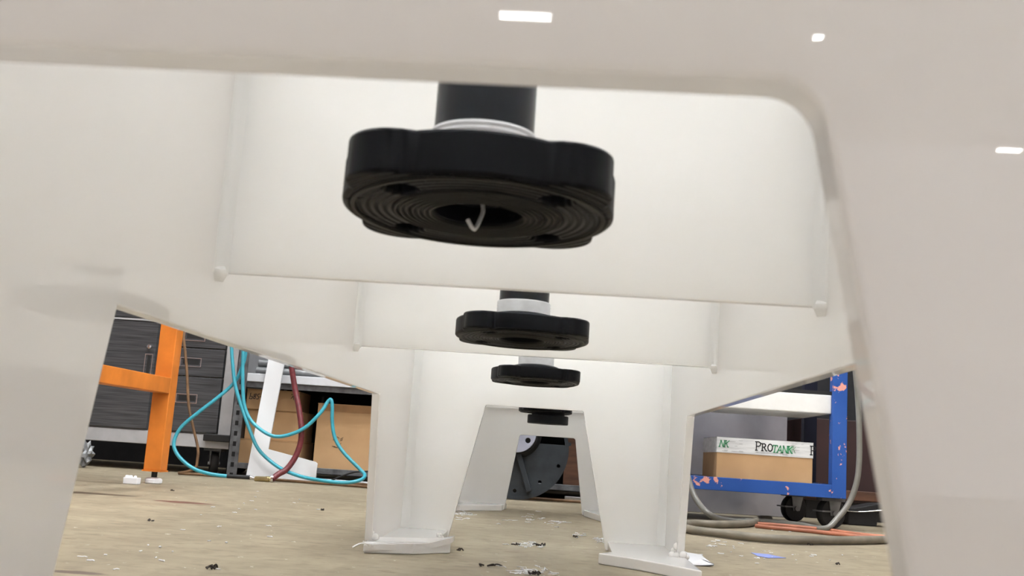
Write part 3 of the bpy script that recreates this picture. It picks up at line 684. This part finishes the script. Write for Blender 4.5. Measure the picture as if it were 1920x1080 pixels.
q = MB(); q.lathe([(0, 0), (.085, 0), (.095, .012), (.10, .024)], (hc.x, 4.177, hc.z), axis='Y', seg=48); q.build('hub_boss', 'rubber', rp, smooth=40)
ra = atY(972, 850, 4.19); rb = atY(992, 922, 4.19); q = MB()
dv = (rb-ra).normalized(); sv = Vector((dv.z, 0, -dv.x))
for off, ww in ((0, .011),):
    q.hexa([ra+sv*ww-Vector((0, .012, 0)), ra-sv*ww-Vector((0, .012, 0)), rb-sv*ww-Vector((0, .012, 0)), rb+sv*ww-Vector((0, .012, 0)), ra+sv*ww+Vector((0, .01, 0)), ra-sv*ww+Vector((0, .01, 0)), rb-sv*ww+Vector((0, .01, 0)), rb+sv*ww+Vector((0, .01, 0))])
q.build('rib', 'disc', rp, bevel=.004)
# brown crate behind it and bright rail
q = MB(); q.box((.02, 4.56, .0535), (.27, 4.9, .37)); q.build('wooden_crate', 'darkwood', loc=(.14, 4.7, .053), bevel=.003, label='dark brown wooden crate on the rack behind the round plate', cat='crate')

# ------------------------------------------------------------------ right background: sheet, brown cabinet
q = MB(); a = Vector((.36, 4.18, 0)); b_ = Vector((.935, 4.30, 0)); n_ = Vector((.0, .02, 0))
q.hexa([a, b_, b_+Vector((0, 0, 1.5)), a+Vector((0, 0, 1.5)), a+n_, b_+n_, b_+n_+Vector((0, 0, 1.5)), a+n_+Vector((0, 0, 1.5))])
bmesh.ops.translate(q.bm, verts=q.bm.verts[:], vec=(0, 0, .001))
q.build('metal_sheet', 'sheet', loc=(.65, 4.2, 0), bevel=.002, label='tall glossy grey sheet panel standing behind the blue cart', cat='panel')
bc = empty('brown_cabinet', (1.5, 4.6, 0), 'dark maroon wooden cabinet on the far right behind the blue cart', 'cabinet')
q = MB(); q.box((1.03, 4.40, .075), (2.4, 4.9, .418)); q.build('body', 'maroonwood', bc, bevel=.004)
q = MB(); q.box((1.03, 4.385, .085), (2.4, 4.40, .125)); q.build('lower_rail', 'darkwood', bc, bevel=.003)
q = MB(); q.box((1.05, 4.43, .0005), (2.4, 4.88, .075)); q.build('plinth', 'rubber', bc)
q = MB(); q.box((.95, 4.75, .0005), (1.025, 4.9, 1.4)); q.build('black_post', 'rubber', loc=(1, 4.8, 0), label='black post standing between the grey sheet panel and the maroon cabinet', cat='post')

# ------------------------------------------------------------------ blue cart
ct = empty('blue_cart', (.7, 3.9, 0), 'blue steel cart with chipped paint and casters carrying a cardboard box', 'cart')
YT = 3.60; XA, XB = .20, .988; YE = 4.07; ZT = .95
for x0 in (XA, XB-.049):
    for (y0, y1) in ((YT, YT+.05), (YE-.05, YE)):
        q = MB(); q.box((x0, y0, .107), (x0+.049, y1, ZT)); q.build('post', 'blue' if y0 < 3.8 else 'shaded_blue', ct, bevel=.002, label=None if y0 < 3.8 else 'rear post with shade put into its colour')
for (y0, y1) in ((YT, YT+.012), (YE-.012, YE)):
    q = MB(); q.box((XA+.049, y0, .107), (XB-.049, y1, .152)); q.build('rail', 'blue', ct, bevel=.0015)
for x0 in (XA, XB-.012):
    q = MB(); q.box((x0, YT+.05, .107), (x0+.012, YE-.05, .152)); q.build('rail', 'blue', ct, bevel=.0015)
q = MB(); q.box((XA+.012, YT+.012, .140), (XB-.012, YE-.012, .150)); q.build('lower_deck', 'rack', ct)
q = MB(); q.box((XA+.05, YT+.02, .395), (XB-.049, YE-.05, .462)); q.build('upper_shelf', 'whitebench', ct, bevel=.004, label='white upper shelf')
q = MB(); q.box((XA+.08, YT+.02, .4625), (XB-.049, YE-.06, .474)); q.build('shelf_mat', 'rubber', ct)
caster(.958, 3.685, .053, .034, ct, R(-68), ztop=.107, brake=True); caster(.900, 4.00, .050, .034, ct, R(-70), ztop=.107, brake=True)
caster(XA+.05, 3.70, .050, .034, ct, R(20), ztop=.107); caster(XA+.05, 4.0, .050, .034, ct, R(15), ztop=.107)

# white carton on the cart with printed tape
YX = 3.635; a = atY(1345, 820, YX); b_ = atY(1523, 906, YX)
pb = carton('cardboard_box', a.x, b_.x, YX, 3.98, .1505, .291, 'cardboard box sealed with white printed tape on the lower deck of the blue cart')
q = MB(); q.box((a.x-.001, YX-.0015, .238), (b_.x+.001, YX-.0004, .292)); q.box((a.x-.0015, YX-.0015, .238), (a.x-.0004, 3.98, .292)); q.box((a.x-.0015, YX-.0015, .2912), (b_.x+.0015, 3.98, .2922))
tp = q.build('printed_tape', 'boxtape', pb, label='white printed packing tape')
LT = {'P': [[(0, 0), (0, 1)], [(-.12, 0), (.14, 0)], [(-.12, 1), (.3, 1), (.48, .88), (.5, .72), (.42, .56), (.25, .48), (0, .48)]],
      'R': [[(0, 0), (0, 1)], [(-.12, 0), (.14, 0)], [(-.12, 1), (.3, 1), (.46, .88), (.46, .68), (.3, .52), (0, .5)], [(.25, .5), (.55, 0), (.68, 0)]],
      'O': [[(.35+.33*math.cos(t*math.pi/8), .5+.5*math.sin(t*math.pi/8)) for t in range(17)]],
      'T': [[(.3, 0), (.3, 1)], [(.15, 0), (.45, 0)], [(-.02, .82), (0, 1), (.6, 1), (.62, .82)]],
      'A': [[(0, 0), (.32, 1), (.64, 0)], [(-.1, 0), (.1, 0)], [(.52, 0), (.76, 0)], [(.12, .35), (.52, .35)]],
      'N': [[(0, 0), (0, 1), (.58, 0), (.58, 1)], [(-.1, 0), (.12, 0)], [(.48, 1), (.7, 1)], [(-.1, 1), (.05, 1)]],
      'K': [[(0, 0), (0, 1)], [(-.1, 0), (.12, 0)], [(-.1, 1), (.12, 1)], [(.5, 1), (0, .45)], [(.15, .58), (.52, 0), (.66, 0)]]}
U, W, NR = Vector((1, 0, 0)), Vector((0, 0, 1)), Vector((0, -1, 0)); yt = YX-.0016
def word(s_, x, z, h, mat, parent, width, adv=.78, first=1.0, slant=0, yoff=0):
    q = MB()
    for i, ch in enumerate(s_):
        hh = h*(first if i == 0 else 1)
        strokes(q, LT[ch], (x, yt-yoff, z), U, W, NR, hh, width, slant); x += hh*adv*(.9 if ch in 'PT' else 1.0)
    q.build('print', mat, parent); return x
tx = atY(1418, 840, YX).x
x_ = word('PRO', tx, .2535, .024, 'ink', tp, .0036, first=1.22)
x_ = word('TANK', x_-.003, .2505, .024, 'green', tp, .0030, slant=.15, yoff=.0003)
word('NK', x_-.022, .2530, .021, 'green', tp, .0011, slant=.2, yoff=.0005)
word('NK', a.x+.008, .2580, .022, 'green', tp, .0030, slant=.25)
word('P', b_.x-.006, .250, .030, 'ink', tp, .0036)
q = MB(); rnd = random.Random(12)
for k in range(46):
    x = rnd.uniform(a.x+.01, b_.x-.04); z = rnd.choice([.2445, .247, .272, .278, .283, .263])
    if a.x+.10 < x < a.x+.235 and .25 < z < .285: continue
    strokes(q, [[(0, 0), (rnd.uniform(.5, 2.2), rnd.uniform(-.06, .06))]], (x, yt, z), U, W, NR, .01, .0011)
q.build('fine_print', 'grey_ink', tp)

# right hoses and cords
hose('grey_hose', 'greyhose', [(1283, 800, 3.42), (1284, 840, 3.42), (1286, 868, 3.42), (1291, 897, 3.40), (1305, 936, 3.36), (1334, 967, 3.28), (1374, 977, 'f'), (1402, 977, 'f'), (1440, 978, 'f'), (1500, 984, 'f'), (1546, 991, 3.45), (1569, 973, 3.46), (1592, 943, 3.47), (1606, 905, 3.47), (1611, 863, 3.47), (1611, 800, 3.47), (1608, 740, 3.47), (1603, 680, 3.47), (1598, 600, 3.47)], .0095,
     'glossy grey hose hanging in a wide loop in front of the blue cart', 'hose')
hose('floor_hose', 'floorhose', [(1444, 973, 'f'), (1425, 973, 'f'), (1405, 981, 'f'), (1350, 983, 'f'), (1300, 981, 'f'), (1280, 986, 'f'), (1296, 993, 'f'), (1352, 1000, 'f'), (1420, 1008, 'f'), (1489, 1012, 'f'), (1581, 1013, 'f'), (1650, 1012, 'f'), (1700, 1010, 'f')], .0115,
     'thick dusty grey hose lying in a flat loop on the floor before the blue cart', 'hose')
hose('red_cord', 'redcord', [(1420, 982, 'f'), (1466, 985, 'f'), (1546, 993, 'f'), (1604, 1001, 'f'), (1660, 1007, 'f')], .0062, 'faded red cord on the floor, nearer the blue cart casters', 'cord')
hose('red_cord', 'redcord', [(1417, 986, 'f'), (1445, 989, 'f'), (1500, 994, 'f'), (1558, 1000, 'f'), (1610, 1006, 'f'), (1650, 1009, 'f')], .0066, 'faded red cord on the floor lying against the thick grey hose', 'cord')
# black foot pedal
pd = atZ(1625, 986); pdl = empty('foot_pedal', (1.20, 4.15, 0), 'black foot pedal with a pale edge on the floor right of the blue cart', 'pedal')
q = MB(); q.box((1.12, 4.05, .0005), (1.23, 4.16, .058)); q.build('pedal_base', 'rubber', pdl, bevel=.004)
q = MB(); P = [(1.06, .058), (1.15, .055), (1.24, .066), (1.29, .078), (1.285, .092), (1.22, .086), (1.14, .066), (1.06, .064)]
q.prism([[(x, 4.03, z) for x, z in P]], (0, .12, 0)); q.build('treadle', 'rubber', pdl, bevel=.003)
q = MB(); q.tube([(1.06, 4.027, .056), (1.15, 4.027, .053), (1.24, 4.027, .064), (1.292, 4.027, .077)], .0022, 6); q.build('edge_trim', 'chrome', pdl, smooth=60)
q = MB(); q.tube([(1.25, 4.10, .055), (1.34, 4.10, .025), (1.45, 4.15, .012)], .009, 8); q.build('cable', 'rubber', pdl, smooth=60)

# ------------------------------------------------------------------ scraps on the floor
P = [atZ(*p) for p in [(1262, 1060), (1262, 1024), (1268, 1026), (1290, 1038), (1310, 1039), (1325, 1050), (1338, 1062)]]
q = MB(); vs = []; n = len(P)
zt_ = [.002, .018, .019, .014, .013, .008, .001]
pts = [Vector((p.x, p.y, 0)) for p in P]
# curled scrap: rear edge raised
fr = [atZ(1258, 1061), atZ(1285, 1062), atZ(1310, 1062), atZ(1338, 1063)]
bk = [atY(1258, 1020, fr[0].y+.10), atY(1288, 1037, fr[1].y+.08), atY(1314, 1041, fr[2].y+.06), atY(1336, 1060, fr[3].y+.008)]
mid = [ (f+b2)/2 + Vector((0, -.01, .004)) for f, b2 in zip(fr, bk)]
rows = [[Vector((v.x, v.y, max(v.z, .002))) for v in r_] for r_ in (fr, mid, bk)]
G = [[q.bm.verts.new(v) for v in r_] for r_ in rows]; G2 = [[q.bm.verts.new(v+Vector((0, 0, .0015))) for v in r_] for r_ in rows]
for i in range(2):
    for j in range(3):
        q.bm.faces.new([G[i][j], G[i][j+1], G[i+1][j+1], G[i+1][j]][::-1]); q.bm.faces.new([G2[i][j], G2[i][j+1], G2[i+1][j+1], G2[i+1][j]])
for i in range(2):
    q.bm.faces.new([G[i][0], G2[i][0], G2[i+1][0], G[i+1][0]]); q.bm.faces.new([G[i][3], G[i+1][3], G2[i+1][3], G2[i][3]])
for j in range(3):
    q.bm.faces.new([G[0][j], G[0][j+1], G2[0][j+1], G2[0][j]]); q.bm.faces.new([G[2][j], G2[2][j], G2[2][j+1], G[2][j+1]])
q.build('paper_scrap', 'offcut', loc=(fr[1].x, fr[1].y, 0), smooth=60, label='curled white sheet scrap on the floor at the foot of the right middle leg', cat='scrap')
pa = [atZ(*p) for p in [(1408, 1037), (1440, 1040), (1474, 1047), (1440, 1047), (1420, 1043)]]
q = MB(); q.prism([[(p.x, p.y, .0006) for p in pa]], (0, 0, .0006)); q.build('tape_scrap', 'bluetape', loc=(pa[0].x, pa[0].y, 0), label='small strip of blue tape stuck to the floor on the right', cat='tape')

# dark chips
chips = [((913, 1062), .011, 'largest dark curled chip on the floor between the middle legs'), ((973, 1023), .007, 'dark chip with white dust on the floor, left of a chip pair'),
         ((1012, 1024), .008, 'dark chip cluster on the floor near the right middle foot'), ((1078, 1009), .005, 'tiny dark round chip on the floor right of centre'),
         ((862, 1034), .005, 'tiny dark chip touching the left middle foot plate'), ((996, 1078), .007, 'dark chip at the bottom edge of the floor, centre'),
         ((1005, 1079), .006, 'dark chip beside another at the bottom edge of the floor'), ((605, 958), .006, 'thin dark chip on the floor left of the middle leg'),
         ((1522, 1023), .006, 'small dark chip on the floor in front of the thick grey hose'), ((1572, 1060), .006, 'small dark chip on the floor at the lower right'),
         ((396, 1068), .008, 'small dark chip on the floor at the lower left'), ((322, 921), .006, 'small dark chip on the floor just right of the orange stand foot'), ((280, 978), .006, 'small dark chip on the floor below the rusty stain')]
for i, ((px, py), s_, lb) in enumerate(chips):
    p = atZ(px, py); rnd = random.Random(i+30); q = MB(); m_ = 3 if s_ < .008 else 5
    for k in range(m_):
        c0 = p + Vector((rnd.uniform(-s_, s_), rnd.uniform(-s_, s_), .0018)); an = rnd.uniform(0, 6.3); ln = rnd.uniform(.4, 1.0)*s_
        q.tube([c0, c0+Vector((ln*math.cos(an), ln*math.sin(an), rnd.uniform(.0, .005))), c0+Vector((1.6*ln*math.cos(an+.5), 1.6*ln*math.sin(an+.5), .0005))], .0014, 5, 3)
    q.build('dark_chip', 'chip', loc=(p.x, p.y, 0), smooth=60, label=lb, cat='chip', group='dark chips on the floor')
# white shavings: uncountable
q = MB(); rnd = random.Random(77)
def shav(x, y, s_):
    an = rnd.uniform(0, 6.3); k = rnd.uniform(.6, 2.2); P = [Vector((x, y, .0012))]
    for i in range(4):
        an += rnd.uniform(-.2, 1.1)*k*.5; P.append(P[-1] + Vector((math.cos(an)*s_*.4, math.sin(an)*s_*.4, 0)))
    for i, v in enumerate(P): v.z = .001 + abs(math.sin(i*1.3))*s_*.12
    q.tube(P, rnd.uniform(.0006, .0013), 4, 2)
for (px, py, sx, sy, n, s_) in [(1000, 976, 60, 8, 16, .02), (1045, 982, 30, 6, 10, .022), (870, 966, 20, 8, 14, .03), (990, 1024, 40, 6, 22, .01), (1000, 1074, 40, 8, 30, .012), (1125, 1012, 10, 10, 16, .012),
                                (1085, 1006, 8, 5, 8, .012), (1500, 995, 60, 6, 20, .012), (500, 960, 200, 40, 20, .007), (1450, 1040, 120, 20, 16, .008), (400, 885, 12, 4, 12, .02), (300, 1040, 140, 30, 12, .008), (1350, 1020, 60, 15, 16, .01)]:
    for k in range(n):
        p = atZ(px + rnd.gauss(0, sx/2), py + rnd.gauss(0, sy/2)); shav(p.x, p.y, s_*rnd.uniform(.4, 1.3))
q.build('plastic_shavings', 'tape', smooth=60, label='white plastic shavings and dust scattered over the floor under the tank', cat='shavings', kind='stuff')
